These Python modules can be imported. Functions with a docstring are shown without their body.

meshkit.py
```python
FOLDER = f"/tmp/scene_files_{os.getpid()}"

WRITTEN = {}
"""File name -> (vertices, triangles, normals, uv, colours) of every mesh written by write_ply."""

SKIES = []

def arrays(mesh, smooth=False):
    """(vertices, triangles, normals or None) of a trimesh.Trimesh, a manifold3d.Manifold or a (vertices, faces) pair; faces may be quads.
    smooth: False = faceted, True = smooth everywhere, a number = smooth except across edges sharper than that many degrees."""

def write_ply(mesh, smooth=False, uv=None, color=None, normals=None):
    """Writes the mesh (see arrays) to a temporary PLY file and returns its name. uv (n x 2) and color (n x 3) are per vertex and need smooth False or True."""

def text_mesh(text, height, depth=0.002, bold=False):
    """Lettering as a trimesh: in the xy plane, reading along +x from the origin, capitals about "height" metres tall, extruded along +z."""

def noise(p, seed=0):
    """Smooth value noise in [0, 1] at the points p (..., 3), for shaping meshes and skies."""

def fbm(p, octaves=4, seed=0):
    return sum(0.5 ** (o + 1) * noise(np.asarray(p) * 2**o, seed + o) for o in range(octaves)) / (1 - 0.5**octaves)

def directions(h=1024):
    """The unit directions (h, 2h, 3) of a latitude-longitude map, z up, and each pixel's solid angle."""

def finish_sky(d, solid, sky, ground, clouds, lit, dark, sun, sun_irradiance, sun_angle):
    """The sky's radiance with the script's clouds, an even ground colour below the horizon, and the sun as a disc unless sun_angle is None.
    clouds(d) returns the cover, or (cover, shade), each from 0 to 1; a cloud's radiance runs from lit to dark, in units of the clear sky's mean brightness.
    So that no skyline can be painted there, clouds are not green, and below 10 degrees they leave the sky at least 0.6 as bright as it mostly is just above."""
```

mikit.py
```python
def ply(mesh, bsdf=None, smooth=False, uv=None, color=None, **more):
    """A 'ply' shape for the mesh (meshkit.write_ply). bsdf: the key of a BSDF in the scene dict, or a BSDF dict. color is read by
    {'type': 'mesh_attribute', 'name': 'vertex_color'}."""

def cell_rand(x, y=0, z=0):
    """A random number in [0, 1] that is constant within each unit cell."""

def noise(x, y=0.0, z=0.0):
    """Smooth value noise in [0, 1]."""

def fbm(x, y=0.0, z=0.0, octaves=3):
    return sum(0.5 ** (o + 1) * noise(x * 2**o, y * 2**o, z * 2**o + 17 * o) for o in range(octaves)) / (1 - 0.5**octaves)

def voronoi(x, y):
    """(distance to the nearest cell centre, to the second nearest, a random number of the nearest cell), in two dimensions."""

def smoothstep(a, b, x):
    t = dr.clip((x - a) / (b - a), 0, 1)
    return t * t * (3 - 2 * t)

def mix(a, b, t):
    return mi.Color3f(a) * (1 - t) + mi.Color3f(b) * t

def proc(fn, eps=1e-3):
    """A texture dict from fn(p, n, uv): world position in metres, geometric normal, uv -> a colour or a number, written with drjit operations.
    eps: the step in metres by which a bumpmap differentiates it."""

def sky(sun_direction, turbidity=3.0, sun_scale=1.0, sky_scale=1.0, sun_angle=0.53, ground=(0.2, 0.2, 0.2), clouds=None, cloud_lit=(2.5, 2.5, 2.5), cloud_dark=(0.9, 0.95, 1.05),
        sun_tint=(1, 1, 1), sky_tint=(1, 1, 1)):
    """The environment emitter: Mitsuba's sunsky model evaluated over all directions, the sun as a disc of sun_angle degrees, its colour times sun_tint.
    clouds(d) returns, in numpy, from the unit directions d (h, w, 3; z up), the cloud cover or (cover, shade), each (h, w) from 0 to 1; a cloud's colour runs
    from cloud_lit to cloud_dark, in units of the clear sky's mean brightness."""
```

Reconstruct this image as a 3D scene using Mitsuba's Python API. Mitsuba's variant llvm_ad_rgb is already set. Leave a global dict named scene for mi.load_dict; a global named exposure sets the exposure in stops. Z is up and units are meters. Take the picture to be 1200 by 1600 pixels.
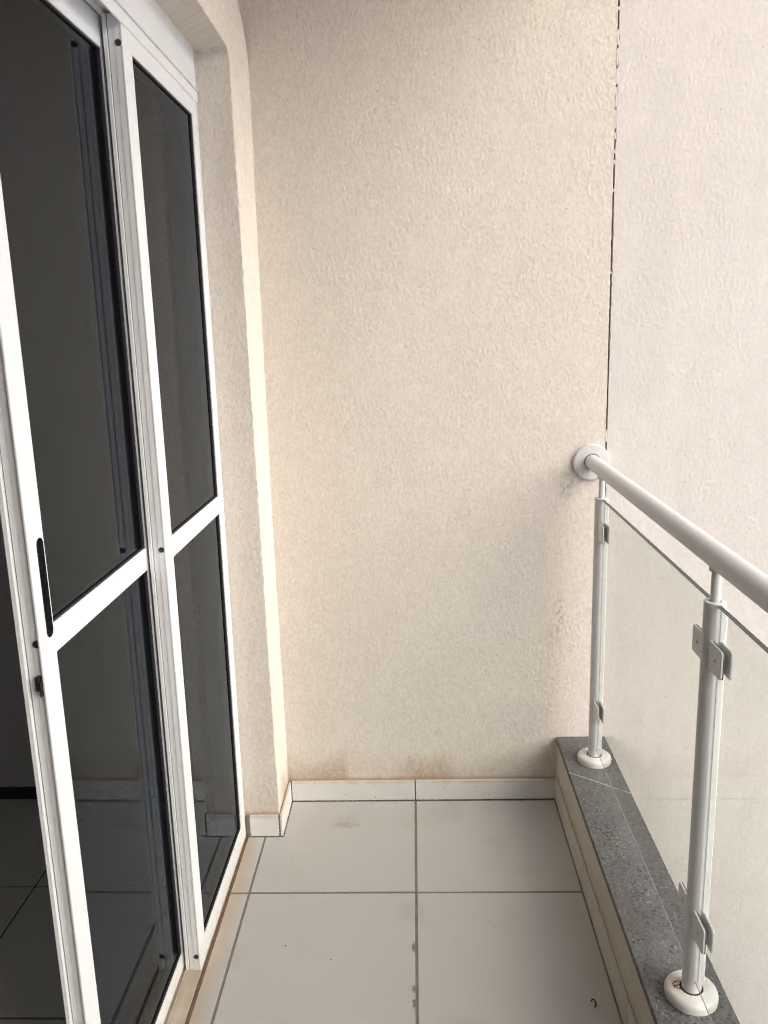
import math
import numpy as np
import trimesh
import manifold3d as m3
import drjit as dr
import mitsuba as mi
import mikit
import meshkit
from mikit import noise, fbm, voronoi, smoothstep, mix

T = mi.ScalarTransform4f
scene, labels = {}, {}
PI = math.pi

# ------------------------------------------------------------------ camera, sky, exposure
F_PX, YAW, PITCH, ROLL = 1260.9, -0.0414, 0.2202, 0.0319          # focal length for a 1200 px wide picture
CAM = np.array([0.0246, -1.8973, 1.4765])
_f = np.array([math.sin(YAW) * math.cos(PITCH), math.cos(YAW) * math.cos(PITCH), -math.sin(PITCH)])
_r = np.array([math.cos(YAW), -math.sin(YAW), 0.0])
_d = np.cross(_f, _r)
_up = math.sin(ROLL) * _r - math.cos(ROLL) * _d
scene['camera'] = {'type': 'perspective', 'fov': math.degrees(2 * math.atan(600 / F_PX)), 'fov_axis': 'x', 'near_clip': 0.02, 'far_clip': 500.0,
                   'to_world': T().look_at(origin=CAM.tolist(), target=(CAM + _f).tolist(), up=_up.tolist())}
scene['sky_light'] = mikit.sky((0.66, -0.47, 0.52), turbidity=3, sun_scale=0.24, sun_angle=46, sun_tint=(0.90, 0.985, 1.14), clouds=lambda d: 1.0,
                               cloud_lit=(1.53, 1.64, 1.84), ground=(0.33, 0.31, 0.29))
exposure = 3.8

# ------------------------------------------------------------------ main measures (metres; x right, y into the picture, z up)
D = 0.434            # front of the skirting on the end wall
WALL_Y = 0.442       # stucco of the end wall
LEFT_X = -0.408      # stucco of the house wall
JAMB_Y = 0.257       # reveal of the door opening
KERB_X = 0.4446
CAP_Z = 0.2151
TILE = 0.453
LEAN = 0.0088        # the door assembly leans a little
CEIL = 2.62


# ------------------------------------------------------------------ materials
def P(x, y, z):
    return mi.Color3f(x, y, z)


def prin(color, rough=0.5, spec=0.5, **kw):
    return {'type': 'principled', 'base_color': color if isinstance(color, dict) else {'type': 'rgb', 'value': list(color)}, 'roughness': rough, 'specular': spec, **kw}


def mat(name, bsdf, bump=None, scale=0.001, eps=1e-3):
    if bump is not None:
        bsdf = {'type': 'bumpmap', 'height': mikit.proc(bump, eps), 'scale': scale, 'bsdf': bsdf}
    scene[name] = {'type': 'twosided', 'bsdf': bsdf}
    return name


def stucco_grit(p, n, uv):
    a = p.x + p.y
    return 0.6 * noise(a * 300, p.z * 260, 1.0) + 0.4 * noise(a * 520, p.z * 480, 5.0)


def wall_color(p, n, uv):
    a = p.x + p.y
    big = fbm(a * 1.7, p.z * 1.5, 4.0)
    fine = fbm(a * 22, p.z * 16, 2.0)
    c = mix((0.55, 0.508, 0.463), (0.60, 0.562, 0.523), big)
    c = c * (0.97 + 0.06 * fine)
    g = noise(a * 300 + 0.5 * noise(a * 60, p.z * 60), p.z * 150, 3.0)
    c = c * (0.91 + 0.18 * g)
    # splash dirt above the skirting, washed up to 10-15 cm
    edge = 0.07 + 0.09 * fbm(a * 9, 1.0, 3.0) + 0.06 * (fbm(a * 40, p.z * 25, 8.0) - 0.5)
    dirt = 1 - smoothstep(0.0, 1.0, (p.z - 0.072) / edge)
    dirt = dirt * (0.35 + 0.65 * fbm(a * 130, p.z * 90, 2.0, 4)) * smoothstep(-0.2, 0.0, p.z)
    c = mix(c, c * P(0.66, 0.52, 0.45), dirt * (0.35 + 0.8 * smoothstep(0.35, 0.6, fbm(a * 6 + 2, 5.0, 1.0))))
    thin = (1 - smoothstep(0.073, 0.082 + 0.008 * noise(a * 80, 0.0, 7.0), p.z)) * smoothstep(0.0, 0.05, p.z)
    c = mix(c, P(0.33, 0.215, 0.155), thin * 0.65)
    # soot-grey smudges beside the first post, scuffs lower down
    for (sx, sz, rx, rz, k) in ((0.465, 1.02, 0.018, 0.05, 0.5), (0.452, 0.635, 0.016, 0.055, 0.6), (0.43, 0.55, 0.03, 0.04, 0.25), (0.075, 0.235, 0.02, 0.012, 0.4), (0.13, 0.30, 0.012, 0.02, 0.2), (0.575, 1.19, 0.006, 0.05, 0.45)):
        q = dr.sqrt(dr.square((p.x - sx) / rx) + dr.square((p.z - sz) / rz))
        s = (1 - smoothstep(0.2, 1.3, q + 0.9 * (noise(p.x * 120, p.z * 90, 8.0) - 0.5))) * k * smoothstep(0.3, 0.6, noise(p.x * 160, p.z * 110, 3.0))
        c = mix(c, c * P(0.5, 0.48, 0.46), s)
    # pin holes and specks
    f1, f2, r = voronoi(a * 26, p.z * 26)
    c = mix(c, P(0.25, 0.22, 0.19), (1 - smoothstep(0.03, 0.06, f1)) * smoothstep(0.90, 0.93, r) * 0.7)
    return c


def neighbour_color(p, n, uv):
    a = p.x + p.y
    c = mix((0.555, 0.525, 0.51), (0.60, 0.568, 0.552), fbm(a * 1.4, p.z * 1.3, 6.0))
    streak = fbm(a * 30, p.z * 1.2, 5.0)
    c = c * (0.955 + 0.07 * streak)
    c = c * (0.97 + 0.06 * fbm(a * 24, p.z * 18, 2.0)) * (0.96 + 0.08 * noise(a * 280, p.z * 140, 3.0))
    f1, f2, r = voronoi(a * 20, p.z * 20)
    return mix(c, P(0.3, 0.27, 0.25), (1 - smoothstep(0.03, 0.06, f1)) * smoothstep(0.93, 0.95, r) * 0.6)


mat('stucco', prin(mikit.proc(wall_color), 0.92, 0.2), stucco_grit, 0.0004)
mat('stucco_neighbour', prin(mikit.proc(neighbour_color), 0.9, 0.2), stucco_grit, 0.0003)
mat('stucco_house', prin(mikit.proc(wall_color), 0.92, 0.2), stucco_grit, 0.0004)
mat('ceiling_paint', prin((0.62, 0.51, 0.36), 0.9, 0.2))


def tile_color(p, n, uv):
    big = fbm(p.x * 3.5, p.y * 3.5, p.z * 3.5 + 2)
    c = mix((0.372, 0.364, 0.362), (0.40, 0.391, 0.388), big)
    grime = smoothstep(0.58, 0.85, fbm(p.x * 9 + 5, p.y * 9, 1.0, 4))
    c = mix(c, c * P(0.90, 0.87, 0.83), grime * 0.6)
    c = c * (0.985 + 0.03 * noise(p.x * 300, p.y * 300, p.z * 300))
    f1, f2, r = voronoi(p.x * 17, p.y * 17)
    c = mix(c, P(0.12, 0.10, 0.09), (1 - smoothstep(0.028, 0.045, f1)) * smoothstep(0.965, 0.975, r) * smoothstep(-0.01, 0.0, p.z) * 0.5)
    # scuff by the back wall, black rubs on the middle joint
    q = dr.sqrt(dr.square((p.x + 0.225) / 0.05) + dr.square((p.y - 0.305) / 0.018))
    c = mix(c, c * P(0.72, 0.72, 0.73), (1 - smoothstep(0.3, 1.2, q + noise(p.x * 90, p.y * 140, 4.0) - 0.5)) * 0.6)
    for my in (-0.198, -0.327, -0.368):
        q = dr.sqrt(dr.square((p.x + 0.006) / 0.006) + dr.square((p.y - my) / 0.016))
        c = mix(c, P(0.1, 0.09, 0.085), (1 - smoothstep(0.5, 1.2, q + 0.8 * (noise(p.x * 300, p.y * 200, 4.0) - 0.5))) * 0.8)
    # brown water marks towards the door track
    st = (1 - smoothstep(-0.50, -0.455, p.x + 0.022 * (fbm(p.y * 9, 3.0, p.x * 8) - 0.5))) * smoothstep(-0.9, -0.1, p.y + 0.3)
    c = mix(c, c * P(0.93, 0.80, 0.66), dr.clip(st * (0.55 + 0.6 * fbm(p.y * 14, p.x * 30, 5.0)), 0, 1))
    return c


def tile_rough(p, n, uv):
    return 0.30 + 0.25 * fbm(p.x * 8, p.y * 8, p.z * 8)


def skirt_color(p, n, uv):
    a = p.x + p.y
    c = mix((0.565, 0.562, 0.56), (0.615, 0.611, 0.608), fbm(a * 8, p.z * 8, 3.0))
    top = smoothstep(0.058, 0.074, p.z + 0.018 * (fbm(a * 30, p.z * 30, 1.0) - 0.5))
    c = mix(c, c * P(0.80, 0.68, 0.58), top * 0.7)
    low = 1 - smoothstep(0.001, 0.008, p.z + 0.004 * noise(a * 90, 0.0, 2.0))
    c = mix(c, c * P(0.6, 0.53, 0.48), low * 0.7)
    f1, f2, r = voronoi(a * 30, p.z * 30)
    return mix(c, P(0.12, 0.10, 0.09), (1 - smoothstep(0.04, 0.07, f1)) * smoothstep(0.84, 0.87, r) * 0.8)


def grout_color(p, n, uv):
    return mix((0.135, 0.118, 0.104), (0.205, 0.18, 0.158), fbm(p.x * 30, p.y * 30, p.z * 30)) 


mat('tile', prin(mikit.proc(tile_color), mikit.proc(tile_rough), 0.45), lambda p, n, uv: fbm(p.x * 40, p.y * 40, p.z * 40), 0.00025)
mat('skirting_glaze', prin(mikit.proc(skirt_color), 0.3, 0.45))
mat('grout', prin(mikit.proc(grout_color), 0.95, 0.1))


def kerb_color(p, n, uv):
    c = mix((0.36, 0.335, 0.275), (0.41, 0.385, 0.325), fbm(p.y * 5, p.z * 12, 1.0))
    band = 1 - smoothstep(0.0, 0.035, dr.abs(p.z - 0.098 + 0.02 * (fbm(p.y * 12, 4.0, 1.0) - 0.5)))
    c = mix(c, c * P(0.78, 0.62, 0.38), band * smoothstep(0.3, 0.9, fbm(p.y * 60, p.z * 60, 2.0, 4)) * 0.5)
    f1, f2, r = voronoi(p.y * 60, p.z * 60)
    return mix(c, P(0.16, 0.12, 0.08), (1 - smoothstep(0.1, 0.16, f1)) * smoothstep(0.75, 0.8, r) * band)


def kerb_tile_color(p, n, uv):
    c = mix((0.38, 0.362, 0.32), (0.43, 0.41, 0.365), fbm(p.y * 6, p.z * 9, 3.0))
    top = smoothstep(0.062, 0.09, p.z + 0.03 * (fbm(p.y * 18, p.z * 22, 1.0) - 0.5))
    c = mix(c, c * P(0.84, 0.72, 0.52), top * 0.4)
    f1, f2, r = voronoi(p.y * 45, p.z * 45)
    c = mix(c, P(0.15, 0.115, 0.08), (1 - smoothstep(0.09, 0.15, f1)) * smoothstep(0.72, 0.78, r) * smoothstep(0.05, 0.085, p.z))
    return c


mat('kerb_paint', prin(mikit.proc(kerb_color), 0.75, 0.3), lambda p, n, uv: fbm(p.x * 90, p.y * 90, p.z * 90), 0.0006)
mat('kerb_tile', prin(mikit.proc(kerb_tile_color), 0.4, 0.4))


def granite_color(p, n, uv):
    u, v = p.x + 0.35 * p.z, p.y
    f1, f2, r = voronoi(u * 260, v * 260)
    g = fbm(u * 150, v * 150, 1.0, 4)
    h = fbm(u * 55 + 9, v * 40, 4.0, 3)
    base = 0.092 + 0.05 * (fbm(u * 12, v * 9, 1.0) - 0.5)
    grain = P(1, 1, 1) * base * (0.55 + 0.6 * r + 0.5 * g)
    k1, k2, kr = voronoi(u * 130 + 7, v * 105)
    grain = mix(grain, P(0.028, 0.028, 0.031), smoothstep(0.72, 0.80, kr) * smoothstep(0.48, 0.30, k1) * smoothstep(0.36, 0.56, h) * 0.85)
    grain = mix(grain, P(0.21, 0.208, 0.205), smoothstep(0.88, 0.93, r) * smoothstep(0.3, 0.55, noise(u * 25, v * 20, 6.0)) * 0.75)
    worn = smoothstep(0.45, 0.62, fbm(u * 7 + 1.5, v * 3.2, 2.0))
    dust = P(0.118, 0.108, 0.104) * (0.85 + 0.3 * fbm(u * 60, v * 60, 3.0))
    return mix(grain, dust, 0.08 + 0.32 * worn) * P(0.98, 0.99, 1.02)


def granite_bump(p, n, uv):
    f1, f2, r = voronoi(p.x * 150, p.y * 150)
    return 0.6 * r * smoothstep(0.0, 0.4, f2 - f1) + 0.5 * noise(p.x * 320, p.y * 320, 1.0)


mat('granite', prin(mikit.proc(granite_color), 0.62, 0.4), granite_bump, 0.0014)


def frame_color(p, n, uv):
    c = P(0.635, 0.655, 0.685) * (0.985 + 0.03 * fbm(p.x * 5, p.y * 5, p.z * 5))
    low = 1 - smoothstep(0.0, 0.10, p.z + 0.05 * (fbm(p.y * 20, p.z * 20, 2.0) - 0.5))
    return mix(c, c * P(0.82, 0.74, 0.66), low * 0.45)


def rail_color(p, n, uv):
    c = P(0.52, 0.527, 0.54) * (0.97 + 0.05 * fbm(p.x * 12, p.y * 12, p.z * 12))
    low = 1 - smoothstep(0.232, 0.30, p.z + 0.03 * (fbm(p.y * 60, p.x * 60, p.z * 30) - 0.5))
    return mix(c, c * P(0.90, 0.82, 0.74), low * 0.45)


mat('white_frame', prin(mikit.proc(frame_color), 0.38, 0.5), lambda p, n, uv: fbm(p.x * 700, p.y * 700, p.z * 90), 0.00005)
mat('white_rail', prin(mikit.proc(rail_color), 0.42, 0.5), lambda p, n, uv: fbm(p.x * 500, p.y * 500, p.z * 500), 0.00006)


def flange_color(p, n, uv):
    c = P(0.56, 0.557, 0.55) * (0.95 + 0.08 * fbm(p.x * 40, p.y * 40, p.z * 40))
    q = dr.sqrt(dr.square((p.x - 0.507) / 0.022) + dr.square((p.y + 0.563) / 0.024))
    rust = (1 - smoothstep(0.25, 1.1, q + 0.7 * (fbm(p.x * 110, p.y * 110, 2.0) - 0.5)))
    return mix(c, c * P(0.82, 0.58, 0.42), rust * 0.55)


mat('flange_plastic', prin(mikit.proc(flange_color), 0.45, 0.45))
mat('sill_metal', prin(mikit.proc(lambda p, n, uv: mix((0.31, 0.255, 0.20), (0.42, 0.365, 0.305), fbm(p.x * 60, p.y * 7, 2.0)) * (0.9 + 0.2 * fbm(p.x * 40, p.y * 40, 4.0))), 0.5, 0.4))
mat('dirt', prin(mikit.proc(lambda p, n, uv: mix((0.085, 0.055, 0.04), (0.15, 0.105, 0.078), fbm(p.x * 90, p.y * 60, p.z * 90))), 1.0, 0.1), lambda p, n, uv: fbm(p.x * 300, p.y * 300, p.z * 300), 0.001)
mat('rubber', prin((0.018, 0.019, 0.026), 0.55, 0.4))
mat('plug_plastic', prin((0.02, 0.021, 0.026), 0.45, 0.5))
mat('handle_plastic', prin((0.018, 0.020, 0.022), 0.6, 0.1))
mat('handle_navy', prin((0.003, 0.003, 0.006), 0.6, 0.1))
mat('rust', prin((0.10, 0.035, 0.02), 0.9, 0.2))
mat('lit_side_white', prin((0.82, 0.83, 0.83), 0.4, 0.5))  # white for the strip that paints the sunlit side of each post
mat('clamp_rubber', prin((0.15, 0.14, 0.13), 0.7, 0.2))
mat('glass_edge', prin((0.033, 0.042, 0.041), 0.35, 0.4))
mat('glass_edge_lit', prin((0.22, 0.235, 0.23), 0.3, 0.4))  # paler copy for the bottom edge, the light it catches put into the colour
mat('filler_white', prin((0.36, 0.36, 0.35), 0.7, 0.3))
mat('crumb', prin((0.035, 0.028, 0.022), 0.9, 0.2))
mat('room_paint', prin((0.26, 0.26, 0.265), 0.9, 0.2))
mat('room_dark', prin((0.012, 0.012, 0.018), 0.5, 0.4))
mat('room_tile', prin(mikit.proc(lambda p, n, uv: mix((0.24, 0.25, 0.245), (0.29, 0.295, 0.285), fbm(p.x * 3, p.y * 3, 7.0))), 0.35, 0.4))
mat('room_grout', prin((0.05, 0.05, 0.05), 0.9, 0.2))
mat('ground_soil', prin(mikit.proc(lambda p, n, uv: mix((0.30, 0.27, 0.23), (0.40, 0.36, 0.32), fbm(p.x * 0.3, p.y * 0.3, 1.0))), 0.95, 0.1))
scene['clear_glass'] = {'type': 'thindielectric', 'int_ior': 1.5, 'specular_transmittance': {'type': 'rgb', 'value': [0.84, 0.88, 0.85]}}
scene['tinted_glass'] = {'type': 'thindielectric', 'int_ior': 1.5, 'specular_transmittance': {'type': 'rgb', 'value': [0.14, 0.145, 0.155]},
                         'specular_reflectance': {'type': 'rgb', 'value': [0.33, 0.37, 0.42]}}


# ------------------------------------------------------------------ helpers
def lean(m):
    m.vertices = m.vertices + np.outer(m.vertices[:, 2], [LEAN, 0, 0])
    return m


def box(x0, x1, y0, y1, z0, z1, b=0.0):
    lo, hi = np.minimum([x0, y0, z0], [x1, y1, z1]), np.maximum([x0, y0, z0], [x1, y1, z1])
    if b <= 0:
        m = trimesh.creation.box(extents=hi - lo)
        m.apply_translation((lo + hi) / 2)
        return m
    pts = []
    for sx in (0, 1):
        for sy in (0, 1):
            for sz in (0, 1):
                c = np.array([hi[0] if sx else lo[0], hi[1] if sy else lo[1], hi[2] if sz else lo[2]])
                s = np.array([-1 if sx else 1, -1 if sy else 1, -1 if sz else 1]) * b
                for k in range(3):
                    q = c + s
                    q[k] = c[k]
                    pts.append(q)
    return trimesh.convex.convex_hull(np.array(pts))


def join(*ms):
    return trimesh.util.concatenate(ms)


def cyl(p, q, r, n=24):
    return trimesh.creation.cylinder(radius=r, segment=np.array([p, q], float), sections=n)


def lathe(profile, axis, centre, n=64):
    m = trimesh.creation.revolve(np.array(profile, float), sections=n)
    if axis == 'y':   # profile height runs towards -y
        m.apply_transform(np.array([[1, 0, 0, 0], [0, 0, -1, 0], [0, 1, 0, 0], [0, 0, 0, 1.0]]))
    m.apply_translation(centre)
    return m


def man(m):
    return m3.Manifold(m3.Mesh(vert_properties=np.asarray(m.vertices, np.float32), tri_verts=np.asarray(m.faces, np.uint32)))


def unman(m):
    q = m.to_mesh()
    return trimesh.Trimesh(q.vert_properties[:, :3], q.tri_verts, process=False)


def poly(points, axis, a, b):
    """Extrudes a polygon: axis 'z' (x, y), 'x' (y, z), from a to b."""
    from shapely.geometry import Polygon
    m = trimesh.creation.extrude_polygon(Polygon(points), b - a, engine='earcut')
    v = np.array(m.vertices)
    if axis == 'z':
        v = np.c_[v[:, 0], v[:, 1], v[:, 2] + a]
    else:
        v = np.c_[v[:, 2] + a, v[:, 0], v[:, 1]]
    m.vertices = v
    return m


def key_for(key):
    if key not in scene and key not in labels:
        return key
    k = 1
    while f'{key}_{k:03d}' in scene or f'{key}_{k:03d}' in labels:
        k += 1
    return f'{key}_{k:03d}'


def thing(name, label, cat, group=None):
    key = key_for(name)
    labels[key] = {'label': label, 'category': cat, 'kind': 'thing'}
    if group:
        labels[key]['group'] = group
    return key


def part(parent, name, mesh, m, smooth=False, label=None):
    key = key_for(f'{parent}__{name}' if parent else name)
    scene[key] = mikit.ply(mesh, m, smooth)
    if label:
        labels[key] = {'label': label}
    return key


def structure(name, mesh, m, smooth=False, label=None, cat=None):
    key = part(None, name, mesh, m, smooth)
    labels[key] = {'kind': 'structure'}
    if label:
        labels[key].update(label=label, category=cat)
    return key


def grid(P_, flip=False):
    n, k = P_.shape[:2]
    i = np.arange(n * k).reshape(n, k)
    a, b, c, d = i[:-1, :-1].ravel(), i[1:, :-1].ravel(), i[1:, 1:].ravel(), i[:-1, 1:].ravel()
    f = np.r_[np.c_[a, b, c], np.c_[a, c, d]]
    return trimesh.Trimesh(P_.reshape(-1, 3), f[:, ::-1] if flip else f, process=False)


def worms(p):
    """Height of rolled stucco, 0 to 1, at the points p: short vertical squiggles with pits between."""
    p = np.asarray(p, float)
    w = [meshkit.noise(p * 60 + 11 * k, k) - 0.5 for k in (1, 2)]
    q = np.stack([p[..., 0] * 190 + 1.0 * w[0], p[..., 1] * 190, p[..., 2] * 78 + 1.2 * w[1]], -1)
    a = meshkit.noise(q, 3)
    b = meshkit.noise(p * [150, 150, 120] + 31, 4)
    patch = 0.55 + 0.8 * meshkit.fbm(p * [16, 16, 12], 2, 6)
    return (0.6 * a + 0.5 * b * b) * patch


def relief(x0, x1, z0, z1, step, amp):
    """A stucco face towards -y at WALL_Y, with its relief as geometry."""
    x, z = np.linspace(x0, x1, int((x1 - x0) / step)), np.linspace(z0, z1, int((z1 - z0) / step))
    X, Z = np.meshgrid(x, z)
    p = np.stack([X, X * 0, Z], -1)
    y = WALL_Y - amp * (worms(p) - 0.5) - 0.0012 * (meshkit.noise(p * 5, 8) - 0.5)
    # chipped, uneven lip where the face meets the joint
    for xe, sgn in ((x1, -1), (x0, 1)):
        if abs(xe - 0.5765) < 0.01:
            chip = np.clip(meshkit.fbm(np.stack([X * 0 + sgn, Z * 130, Z * 0], -1), 3) - 0.50, 0, 1) * 0.010 * (0.25 + meshkit.noise(np.stack([X * 0, Z * 11, Z * 0 + 3], -1)) ** 2)
            X = X + sgn * chip * np.exp(-np.abs(X - xe) / 0.006)
    return grid(np.stack([X, y, Z], -1), True)


# ------------------------------------------------------------------ the setting
structure('ground', box(-60, 60, -60, 60, -6.5, -6.0), 'ground_soil', label='bare pale ground far below the balcony', cat='ground')
floor = structure('floor', box(-0.66, 0.46, -3.2, WALL_Y, -0.16, -0.0011), 'grout', label='tiled balcony floor of large off-white tiles with dark brown joints', cat='floor')
J = 0.0035
ys = [-3.17 + 0.0, -2.718, -2.265, -1.812, -1.359, -0.906, -0.453, 0.0, D + 0.002]
xs = [-0.5045, -TILE, 0.0, KERB_X + 0.002]
rng = np.random.default_rng(4)
for i in range(len(ys) - 1):
    for j in range(3):
        dz = rng.uniform(-0.0003, 0.0003)
        y1 = ys[i + 1] - J if i + 1 < len(ys) - 1 else D - 0.0025
        if j == 0 and i + 1 == len(ys) - 1:
            y1 = JAMB_Y - 0.010
        x0 = xs[j] + (J if j else 0.0005)
        x1 = xs[j + 1] - (J if j < 2 else 0.004)
        if j == 1 and i + 1 == len(ys) - 1:      # notched round the pillar
            a, b, yj = x0, LEFT_X + 0.012, JAMB_Y - 0.010
            part(floor, 'tile', poly([(a, ys[i] + J), (x1, ys[i] + J), (x1, y1), (b, y1), (b, yj), (a, yj)], 'z', -0.008, dz), 'tile')
            continue
        part(floor, 'tile', box(x0, x1, ys[i] + J, y1, -0.008, dz, 0.0009), 'tile')
# brown dirt packed into the seam between tiles and door track
n = 700
yy = np.linspace(-3.1, JAMB_Y - 0.012, n)
w1 = 0.0035 + 0.0035 * meshkit.fbm(np.c_[yy * 45, yy * 0 + 2, yy * 0], 3) + 0.004 * np.maximum(0, meshkit.noise(np.c_[yy * 14, yy * 0 + 8, yy * 0]) - 0.62)
prof = []
for k, (t, h) in enumerate(((-1, -0.001), (-0.6, 1), (0, 1.3), (0.6, 1), (1, -0.001))):
    hh = 0.0014 * h * (0.5 + meshkit.noise(np.c_[yy * 70, yy * 0 + k, yy * 0 + 3])) if h > 0 else yy * 0 - 0.001
    prof.append(np.c_[-0.5085 + t * w1, yy, hh])
part(floor, 'dirt_seam', grid(np.stack(prof, 1)), 'dirt', True, 'brown dirt packed along the door track')

# end wall: a stucco face in two parts of one building, the joint between them is a real gap
end_wall = thing('stucco_wall', 'beige stucco end wall closing the balcony behind the floor tiles, left of the vertical crack', 'wall')
CRX, CRW = 0.5765, 0.0042
part(end_wall, 'wall_face', relief(-0.44, CRX - CRW / 2, -0.06, CEIL + 0.005, 0.0019, 0.0012), 'stucco', True)
part(end_wall, 'wall_body', join(box(-0.70, CRX - CRW / 2, WALL_Y + 0.003, WALL_Y + 0.16, -6, CEIL + 0.2), box(KERB_X + 0.15, CRX - CRW / 2, WALL_Y, WALL_Y + 0.01, -6, -0.05)), 'stucco')
H = 0.0715
for (a, b) in ((LEFT_X + 0.0105, -0.002), (0.002, KERB_X + 0.001)):
    part(end_wall, 'skirting_tile', box(a, b, D, WALL_Y - 0.0005, 0.003, H, 0.0012), 'skirting_glaze')
part(end_wall, 'skirting_grout', box(LEFT_X, KERB_X, D + 0.003, WALL_Y - 0.0002, -0.002, H - 0.003), 'grout')
# filler: paint and render bridging the crack here and there
fills = [(-6, 0.94), (1.145, 1.18), (1.612, 1.618), (1.826, 1.833), (1.895, 1.906), (1.922, 1.932), (1.958, 1.974), (1.984, 2.03), (2.036, 2.085), (2.092, 2.13), (2.138, 2.178), (2.186, 2.222), (2.268, 2.276)]
fm = []
for k, (a, b) in enumerate(fills):
    nz = max(3, min(400, int((b - a) / 0.004)))
    zz = np.linspace(a, b, nz)
    wob = 0.0018 * meshkit.fbm(np.c_[zz * 150, zz * 0 + k, zz * 0], 3)
    cols = [np.c_[zz * 0 + x, WALL_Y + 0.0008 - wob * s, zz] for x, s in ((CRX - CRW / 2 - 0.0004, 0.4), (CRX, 1.0), (CRX + CRW / 2 + 0.0004, 0.4))]
    fm.append(grid(np.stack(cols, 1)))
    fm.append(box(CRX - CRW / 2 - 0.0003, CRX + CRW / 2 + 0.0003, WALL_Y + 0.004, WALL_Y + 0.03, a, b))
part(end_wall, 'crack_filler', join(*fm), 'stucco_neighbour', False)
part(end_wall, 'crack_back', box(CRX - 0.006, CRX + 0.006, WALL_Y + 0.161, WALL_Y + 0.18, -6, CEIL + 0.2), 'rubber')

side_wall = thing('stucco_wall', 'smoother pinkish stucco wall right of the vertical crack, seen through the railing glass', 'wall')
part(side_wall, 'wall_face', relief(CRX + CRW / 2, 1.30, -1.05, 2.75, 0.0022, 0.0011), 'stucco_neighbour', True)
part(side_wall, 'wall_body', join(box(CRX + CRW / 2, 3.2, WALL_Y + 0.003, WALL_Y + 0.16, -6, 9), box(1.29, 3.2, WALL_Y + 0.0004, WALL_Y + 0.01, -6, 9), box(CRX + CRW / 2, 1.3, WALL_Y + 0.0004, WALL_Y + 0.01, -6, -1.04), box(CRX + CRW / 2, 1.3, WALL_Y + 0.0004, WALL_Y + 0.01, 2.74, 9)), 'stucco_neighbour')

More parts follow.
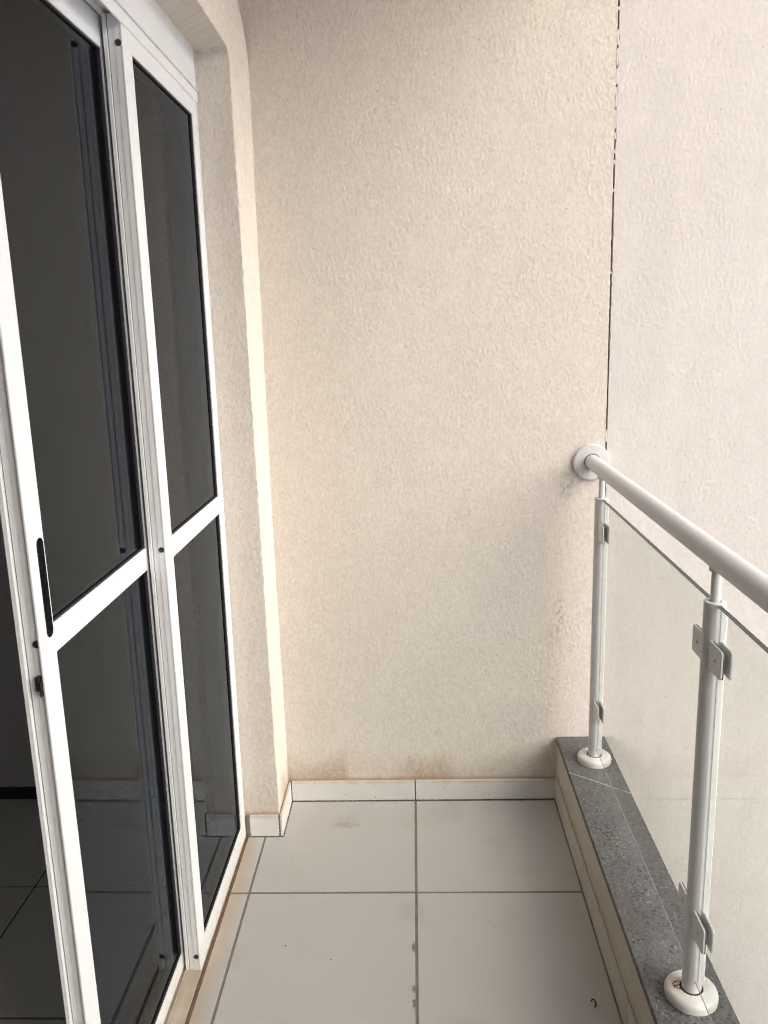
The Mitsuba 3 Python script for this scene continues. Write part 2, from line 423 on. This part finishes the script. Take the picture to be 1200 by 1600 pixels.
# house wall with the door opening: jamb, lintel and face are one rough rendered sheet with a worn edge
house = thing('house_wall', 'rendered house wall round the sliding door with a rough-edged beige pillar and lintel', 'wall')
LZ, RE = 2.162, 0.003
profile = [(-0.62, 0.0)] + [(x, 0.0) for x in np.arange(-0.535, LEFT_X - RE, 0.0028)]
ne = len(profile)
profile += [(LEFT_X - RE + RE * math.sin(t), RE - RE * math.cos(t)) for t in np.linspace(0.2, PI / 2, 6)]
profile += [(LEFT_X, d) for d in np.arange(RE + 0.003, 0.19, 0.003)]
profile = np.array(profile)
pn = np.gradient(profile, axis=0)
pn = np.c_[pn[:, 1], -pn[:, 0]]
pn /= np.linalg.norm(pn, axis=1, keepdims=True)
V, N = [], []
zs, ts = np.arange(-0.02, LZ - 0.045, 0.003), np.linspace(0, PI / 2, 24)
hs = np.r_[np.arange(JAMB_Y - 0.046, -0.55, -0.003), np.arange(-0.6, -2.4, -0.05)]
for k, (x, d) in enumerate(profile):
    rc = 0.004 + 0.024 * np.clip((x + 0.50) / 0.09, 0, 1) ** 1.5
    path = np.r_[np.c_[zs * 0 + JAMB_Y, zs], np.c_[JAMB_Y - rc + rc * np.cos(ts), LZ - rc + rc * np.sin(ts)], np.c_[hs, hs * 0 + LZ]]
    nrm = np.r_[np.c_[zs * 0 + 1, zs * 0], np.c_[np.cos(ts), np.sin(ts)], np.c_[hs * 0, hs * 0 + 1]]
    V.append(np.c_[path[:, 0] * 0 + x, path + nrm * d])
    N.append(np.c_[path[:, 0] * 0 + pn[k, 0], nrm * pn[k, 1]])
V, N = np.stack(V, 1), np.stack(N, 1)
low = meshkit.fbm(V * 6, 2, 9) - 0.5
edge = np.exp(-((np.arange(len(profile)) - ne - 2) / 3.0) ** 2)[None, :]
S = V + 0
S[..., 1] += S[..., 0]
V = V + N * ((worms(S * 0.85) - 0.5) * (0.0023 + 0.0010 * edge) + (meshkit.noise(V * 260, 5) - 0.5) * 0.0032 * edge + low * 0.0018)[..., None]
V[..., 0] += 0.0105 * np.clip(V[..., 2] - 0.9, 0, None) * np.clip((V[..., 1] - JAMB_Y) / (WALL_Y - JAMB_Y), 0, 1)
part(house, 'reveal', grid(V, True), 'stucco_house', True)
part(house, 'upper_wall', box(-0.62, LEFT_X - 0.0035, -3.2, WALL_Y + 0.05, LZ + 0.18, 9), 'stucco_house')
part(house, 'wall_core', join(box(-0.66, LEFT_X - 0.013, JAMB_Y + 0.012, WALL_Y + 0.02, -6, LZ + 0.19), box(-0.64, LEFT_X - 0.013, -3.2, JAMB_Y + 0.02, LZ + 0.012, LZ + 0.19)), 'stucco_house')
part(house, 'near_jamb', box(-0.62, LEFT_X, -3.2, -2.36, -6, LZ + 0.19), 'stucco_house')
part(house, 'added_shade_wall', box(-0.62, 1.35, -3.36, -3.2, -6, 9), 'stucco_house')  # unseen wall added behind the camera, wide enough to hold back sky light
part(house, 'skirting_tile', box(-0.4978, LEFT_X - 0.0035, JAMB_Y - 0.008, JAMB_Y - 0.001, 0.002, 0.0715, 0.001), 'skirting_glaze')
part(house, 'skirting_tile', box(LEFT_X + 0.002, LEFT_X + 0.0085, JAMB_Y - 0.0072, D - 0.002, 0.002, 0.0722, 0.001), 'skirting_glaze')
part(house, 'skirting_grout', join(box(-0.5075, LEFT_X + 0.002, JAMB_Y - 0.0062, JAMB_Y + 0.004, -0.002, 0.068), box(LEFT_X - 0.006, LEFT_X + 0.0045, JAMB_Y - 0.005, D, -0.002, 0.067)), 'grout')
structure('ceiling', box(-0.62, 0.575, -3.2, WALL_Y, CEIL, CEIL + 0.18), 'ceiling_paint', label='underside of the balcony above', cat='ceiling')

# ------------------------------------------------------------------ kerb with its granite cap
kerb = thing('kerb_wall', 'low yellowed kerb under the railing topped by a worn dark grey granite cap', 'kerb')
part(kerb, 'core', box(KERB_X + 0.0045, 0.588, -3.2, WALL_Y, -0.30, CAP_Z - 0.0185), 'kerb_paint')
for k, (a, b) in enumerate(((0.0016, D + 0.004), (-0.4474, -0.0014), (-0.90, -0.4504), (-1.355, -0.903), (-1.81, -1.358))):
    part(kerb, 'skirting_tile', box(KERB_X, KERB_X + 0.0042, a, b, 0.0025, 0.088, 0.0009), 'kerb_tile')
part(kerb, 'skirting_grout', box(KERB_X + 0.0030, KERB_X + 0.0050, -3.2, D + 0.004, -0.002, 0.085), 'grout')
xi, xo = 0.4478, 0.5972
q0, q1 = (xi, 0.2325), (xo, 0.1215)
gap = 0.0022
part(kerb, 'granite_slab', poly([(xi, WALL_Y - 0.001), (q0[0], q0[1] + gap), (q1[0], q1[1] + gap), (xo, WALL_Y - 0.001)], 'z', CAP_Z - 0.0185, CAP_Z), 'granite')
part(kerb, 'granite_slab', poly([(xi, -3.2), (xo, -3.2), (q1[0], q1[1] - gap), (q0[0], q0[1] - gap)], 'z', CAP_Z - 0.0185, CAP_Z - 0.0004), 'granite')
nn = 60
tt = np.linspace(0.0, 1.0, nn)
wj = 0.0026 * (0.45 + 0.7 * meshkit.fbm(np.c_[tt * 26, tt * 0, tt * 0], 3)) * (1.25 - 0.5 * tt)
cx, cy = q0[0] + (q1[0] - q0[0]) * tt, q0[1] + (q1[1] - q0[1]) * tt
fl = [np.c_[cx, cy + s * wj, np.full(nn, CAP_Z + 0.0006 * (1 - abs(s)) + (0.0004 if abs(s) < 1 else -0.001))] for s in (-1.3, -1, 0, 1, 1.3)]
part(kerb, 'joint_filler', grid(np.stack(fl, 1), True), 'filler_white', True, 'pale filler line running slantwise across the granite cap')

# ------------------------------------------------------------------ railing
rail = thing('balcony_railing', 'white tubular balcony railing with clamped clear glass panels standing on the granite kerb', 'railing')


def rx(y):
    return 0.5290 + 0.0060 * (y + 0.57)


RZ, RR = 1.0894, 0.0212
hr = part(rail, 'handrail', cyl((rx(WALL_Y), WALL_Y - 0.004, RZ), (rx(-3.2), -3.2, RZ), RR, 64), 'white_rail', 40)
fl = [(0.0, 0.012), (0.0262, 0.012), (0.0272, 0.0128), (0.046, 0.0128), (0.0505, 0.0115), (0.0528, 0.0085), (0.0532, 0.0), (0.0, 0.0)]
part(hr, 'wall_flange', lathe(fl, 'y', (rx(WALL_Y) - 0.001, WALL_Y - 0.001, RZ - 0.001)), 'white_rail', 35, 'round white flange fixing the handrail to the wall')
part(hr, 'collar', lathe([(RR - 0.001, 0.0125), (RR + 0.0022, 0.0125), (RR + 0.0018, 0.0142), (RR - 0.001, 0.0146)], 'y', (rx(WALL_Y), WALL_Y - 0.001, RZ)), 'clamp_rubber', 35)

PR, PT = 0.0182, 1.0115


def clamp_plate(side, yc, zc, xa, xb):
    """D-shaped clamp plate reaching from the post along the glass. side -1: towards the camera."""
    s = side
    c_, o = 0.006, []
    for cy_, cz_, a0 in ((0.0625, -0.0195, -90), (0.0625, 0.0195, 0)):
        o += [(cy_ + c_ * math.cos(math.radians(t)), cz_ + c_ * math.sin(math.radians(t))) for t in np.linspace(a0, a0 + 90, 6)]
    pts = [(0.010, -0.0255)] + o + [(0.010, 0.0255)]
    pts = [(yc + s * a, zc + b) for a, b in pts]
    inner = [(yc + s * (a - (0.0012 if a > 0.02 else 0)), zc + b * 0.95) for a, b in [(p_[0] * 1.0, p_[1]) for p_ in [((q[0] - yc) / s, q[1] - zc) for q in pts]]]
    if s < 0:
        pts, inner = pts[::-1], inner[::-1]
    c = np.array([[x, a, b] for x, pp in ((xa, inner), (xa + 0.0012, pts), (xb - 0.0012, pts), (xb, inner)) for a, b in pp])
    return trimesh.convex.convex_hull(c)


post_y = (0.298, -0.571, -1.440)
for k, y in enumerate(post_y):
    x = rx(y)
    prof = [(0.0, 0.235), (PR, 0.235), (PR, PT - 0.002), (PR - 0.0006, PT - 0.0006), (PR - 0.002, PT), (0.0115, PT), (0.0108, PT - 0.001), (0.0108, PT - 0.02), (0.0, PT - 0.02)]
    p = part(rail, 'post', lathe(prof, 'z', (x, y, 0)), 'white_rail', 35)
    part(p, 'spigot', join(cyl((x, y, PT - 0.02), (x, y, RZ - 0.012), 0.0083, 32), cyl((x, y, RZ - RR - 0.0035), (x, y, RZ - 0.012), 0.0128, 32)), 'white_rail', 35)
    ring = [(0.0212, 0.0), (0.0485, 0.0), (0.0490, 0.003), (0.0488, 0.012), (0.0468, 0.0165), (0.0430, 0.0195), (0.0385, 0.0205), (0.0224, 0.0205), (0.0213, 0.0195), (0.0212, 0.0)]
    part(p, 'base_flange', lathe(ring, 'z', (x, y, CAP_Z)), 'flange_plastic', 30, 'dingy white ring at the foot of the post' if k < 2 else None)
    part(p, 'socket', cyl((x, y, CAP_Z), (x, y, CAP_Z + 0.017), 0.0211, 32), 'rust')
    for side in ((-1,) if k == 0 else (1, -1)):
        for zc in (0.920, 0.390):
            part(p, 'clamp', join(clamp_plate(side, y, zc, x - 0.0108, x - 0.0064), clamp_plate(side, y, zc, x + 0.0064, x + 0.0108)), 'white_rail')
            part(p, 'clamp_gasket', clamp_plate(side, y, zc, x - 0.0062, x - 0.0042), 'clamp_rubber')
            by, bz = y + side * 0.043, zc
            part(p, 'bolt', cyl((x - 0.0118, by, bz), (x - 0.0100, by, bz), 0.0055, 20), 'white_rail')
            part(p, 'bolt_socket', cyl((x - 0.0120, by, bz), (x - 0.0110, by, bz), 0.0023, 6), 'plug_plastic')
    part(p, 'lit_side_strip', box(x + 0.0045, x + 0.0165, y - 0.0195, y - 0.006, 0.262, 1.0005, 0.001), 'lit_side_white', False, 'added white strip standing in for the sunlit side of the post')  # added strip: the bright sunlit right side of the post as white colour
    if k == 1:   # cracked, rust-stained spot beside the post
        cr = []
        for pts in (((-0.0205, 0.004), (-0.026, 0.0035), (-0.030, 0.001), (-0.0365, 0.0025)), ((-0.030, 0.001), (-0.034, -0.004)), ((-0.0205, -0.006), (-0.026, -0.004), (-0.030, 0.001)), ((-0.030, 0.001), (-0.033, 0.008), (-0.027, 0.013), (-0.019, 0.0135))):
            for a, b in zip(pts[:-1], pts[1:]):
                cr.append(cyl((x + a[0], y + a[1], CAP_Z + 0.0203), (x + b[0], y + b[1], CAP_Z + 0.0203), 0.0009, 6))
        part(p, 'rust_crack', join(*cr), 'rust', False, 'small rusty crack in the foot ring')


def glass(y0, y1):
    z0, z1 = 0.262, 1.0085
    a, b = (rx(y0), y0), (rx(y1), y1)
    P4 = np.array([[a[0], a[1], z0], [b[0], b[1], z0], [b[0], b[1], z1], [a[0], a[1], z1]])
    g = part(rail, 'glass_panel', trimesh.Trimesh(P4, [[0, 1, 2], [0, 2, 3]], process=False), 'clear_glass')
    t, e = 0.004, 0.0012
    m = box(-t, t, 0, 1, -e / 2, e / 2)

    def strip(z):
        v = np.array(m.vertices)
        yy_ = y0 + (y1 - y0) * v[:, 1]
        v = np.c_[rx(yy_) + v[:, 0], yy_, z + v[:, 2]]
        return trimesh.Trimesh(v, m.faces, process=False)
    part(g, 'edge', strip(z1), 'glass_edge')
    t = 0.0009
    m = box(-t, t, 0, 1, -e / 2, e / 2)
    part(g, 'edge', strip(z0), 'glass_edge_lit')


glass(post_y[0] - 0.0195, post_y[1] + 0.0195)
glass(post_y[1] - 0.0195, post_y[2] + 0.0195)

# ------------------------------------------------------------------ door frame and sliding doors
frame = thing('door_frame', 'white aluminium frame of the balcony door with a broad flat header band under the lintel', 'door frame')
FX = -0.5105
part(frame, 'header_panel', lean(box(-0.60, FX - 0.0025, -2.36, JAMB_Y - 0.0015, 2.0705, LZ + 0.015, 0.001)), 'white_frame')
part(frame, 'head', lean(join(box(FX - 0.0045, FX, -2.36, JAMB_Y - 0.003, 2.041, 2.0660, 0.001), box(FX - 0.006, FX + 0.0045, -2.36, JAMB_Y - 0.002, 2.0664, 2.0700, 0.0008), box(-0.62, FX - 0.005, -2.36, JAMB_Y - 0.004, 2.0672, 2.0700),
                          box(-0.5495, -0.5470, -2.36, JAMB_Y - 0.004, 2.055, 2.0672), box(-0.595, -0.592, -2.36, JAMB_Y - 0.004, 2.045, 2.0672))), 'white_frame')
part(frame, 'jamb', lean(join(box(-0.60, FX - 0.006, JAMB_Y - 0.013, JAMB_Y - 0.001, 0.0, 2.066, 0.001), box(-0.5145, -0.5115, JAMB_Y - 0.019, JAMB_Y - 0.012, 0.006, 2.040))), 'white_frame')
part(frame, 'sill', join(box(-0.66, -0.5122, -2.36, JAMB_Y - 0.006, -0.003, 0.0035, 0.0008), box(-0.5500, -0.5480, -2.36, JAMB_Y - 0.01, 0.0035, 0.0075)), 'sill_metal', False, 'stained beige sill track under the sliding doors')


def sliding(label, y0, y1, xf, zt, mid, channel, handle):
    d = thing('sliding_door', label, 'door', 'sliding glass doors')
    th, zb = 0.028, 0.0085 if channel else 0.0045
    SL, SR = 0.0505, 0.0385
    # left stile: front flange plus the channel behind it
    front = box(xf - 0.0045, xf, y0, y0 + SL, zb, zt, 0.0012)
    if handle:
        from shapely.geometry import LineString
        slot = LineString([(y0 + 0.035, 1.041), (y0 + 0.035, 1.178)]).buffer(0.0108, quad_segs=10)
        hole = poly(list(slot.exterior.coords)[:-1], 'x', xf - 0.02, xf + 0.02)
        front = unman(man(front) - man(hole))
    dy = 0.006 if channel else 0.0012
    back = [box(xf - 0.0155, xf - 0.0045, y0 + dy, y0 + SL, zb, zt), box(xf - 0.0270, xf - 0.0152, y0 + dy + 0.0016, y0 + SL, zb, zt)]
    if handle:
        back = [unman(man(b) - man(hole)) for b in back[:1]] + back[1:]
    lip = box(xf - 0.0365, xf - 0.0288, y0 + 0.001, y0 + 0.010, zb, zt, 0.0007)
    part(d, 'stile', lean(join(front, *back, lip)), 'white_frame')
    part(d, 'stile', lean(box(xf - th, xf, y1 - SR, y1, zb, zt, 0.0012)), 'white_frame')
    a, b = y0 + SL + 0.0002, y1 - SR - 0.0002
    rails = [(zb, 0.060 if not channel else 0.048), mid, (2.004, zt)]
    for z0, z1 in rails:
        part(d, 'rail', lean(box(xf - th + 0.001, xf - 0.0004, a, b, z0, z1, 0.001)), 'white_frame')
    for z0, z1 in ((rails[0][1], mid[0]), (mid[1], rails[2][0])):
        gx = xf - 0.0075
        q = np.array([[gx, a - 0.004, z0 - 0.004], [gx, b + 0.004, z0 - 0.004], [gx, b + 0.004, z1 + 0.004], [gx, a - 0.004, z1 + 0.004]])
        part(d, 'glass_pane', lean(trimesh.Trimesh(q, [[0, 1, 2], [0, 2, 3]], process=False)), 'tinted_glass')
        w, gz0, gz1 = 0.0032, gx - 0.004, gx + 0.0042
        part(d, 'gasket_shade', lean(join(box(gz0, gz1, a, b, z0, z0 + w), box(gz0, gz1, a, b, z1 - w, z1), box(gz0, gz1, a, a + w, z0 + w, z1 - w), box(gz0, gz1, b - 2.4 * w, b, z0 + w, z1 - w))), 'rubber')  # black seal drawn to include the recess shadow and its mirror image
    for z in ((0.043, 1.043, 2.010) if not channel else (0.043, 1.030, 2.010)):
        part(d, 'screw_plug', lean(cyl((xf - 0.0088, y0 + dy - 0.0016, z), (xf - 0.0088, y0 + dy + 0.003, z), 0.0058, 20)), 'plug_plastic')
    if handle:
        hy = y0 + 0.035
        cup = slot.difference(slot.buffer(-0.0011))
        cup = trimesh.creation.extrude_polygon(cup, 0.0130, engine='earcut')
        cup.vertices = np.c_[cup.vertices[:, 2] + xf - 0.0124, cup.vertices[:, 0], cup.vertices[:, 1]]
        h = part(d, 'handle', lean(join(cup, box(xf - 0.0125, xf - 0.0115, hy - 0.0125, hy + 0.0125, 1.025, 1.194))), 'handle_plastic', False, 'dark recessed slot handle in the white stile')
        part(h, 'lever', lean(box(xf - 0.0116, xf - 0.0030, hy + 0.0012, hy + 0.0092, 1.080, 1.135, 0.001)), 'handle_navy')
        yl = y0 + dy
        part(d, 'latch', lean(join(box(xf - 0.0150, xf - 0.0075, yl - 0.009, yl + 0.002, 0.956, 0.979, 0.0008), box(xf - 0.0074, xf - 0.0048, yl - 0.011, yl + 0.002, 0.948, 0.972, 0.0005))), 'handle_plastic', False, 'small dark catch on the edge of the stile')


sliding('white sliding door leaf of tinted glass beside the stucco pillar, without a handle', -0.278, 0.2435, -0.513, 2.0600, (1.0125, 1.0595), False, False)
sliding('white sliding door leaf of tinted glass with a dark slot handle, nearest the camera', -0.772, -0.232, -0.5560, 2.0600, (0.999, 1.0465), True, True)

# ------------------------------------------------------------------ the dark room behind the doors
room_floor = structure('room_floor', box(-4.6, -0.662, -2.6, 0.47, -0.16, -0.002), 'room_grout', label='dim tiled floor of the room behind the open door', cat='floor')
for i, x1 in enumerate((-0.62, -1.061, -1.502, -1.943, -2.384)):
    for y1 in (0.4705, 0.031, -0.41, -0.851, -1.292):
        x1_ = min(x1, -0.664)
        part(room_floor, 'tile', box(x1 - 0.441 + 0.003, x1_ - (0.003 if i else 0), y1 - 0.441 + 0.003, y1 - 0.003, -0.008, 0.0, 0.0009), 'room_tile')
room = thing('room_wall', 'dark wall with a black band along its foot inside the unlit room left of the doors', 'wall')
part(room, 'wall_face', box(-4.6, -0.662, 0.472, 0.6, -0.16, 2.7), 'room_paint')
part(room, 'base_band', box(-4.6, -0.664, 0.462, 0.472, 0.0, 0.040, 0.001), 'room_dark')  # black band along the foot of the wall
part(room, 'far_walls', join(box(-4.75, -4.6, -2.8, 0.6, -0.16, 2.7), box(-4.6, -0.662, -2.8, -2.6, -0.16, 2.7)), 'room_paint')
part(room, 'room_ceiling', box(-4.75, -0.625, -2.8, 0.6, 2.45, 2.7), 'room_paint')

# ------------------------------------------------------------------ small litter on the tiles
curl = []
for t in np.linspace(0, 1, 12):
    a = 2.6 - 4.2 * t
    curl.append((0.394 + 0.0052 * math.cos(a) * (1 - 0.3 * t), -0.366 + 0.0075 * math.sin(a) - 0.006 * t, 0.0026 + 0.0018 * math.sin(3 * t)))
hull = [unman(m3.Manifold.hull_points(np.vstack([trimesh.creation.icosphere(1, r).vertices + c for c, r in ((p_, 0.0013), (q_, 0.0013))]))) for p_, q_ in zip(curl[:-1], curl[1:])]
key = part(None, 'leaf_scrap', join(*hull), 'crumb', 30)
labels[key] = {'label': 'tiny dark curled scrap lying on the floor tile near the kerb', 'category': 'debris'}
for lab, cx_, cy_, r in (('dark crumb beside the curled scrap on the tile near the kerb', 0.365, -0.351, 0.0012), ('dark crumb alone on the middle of the left tile', -0.207, -0.239, 0.0015),
                         ('dark crumb on the left tile nearest the door track', -0.324, -0.194, 0.0016)):
    m = trimesh.creation.icosphere(2, r)
    m.vertices = m.vertices * [1.3, 0.8, 0.6] + 0.5 * r * (meshkit.noise(m.vertices / r * 1.3 + 5 * cx_)[:, None] - 0.5)
    m.apply_translation((cx_, cy_, r * 0.55))
    key = part(None, 'dirt_crumb', m, 'crumb', 40)
    labels[key] = {'label': lab, 'category': 'debris', 'group': 'crumbs of dirt on the floor tiles'}
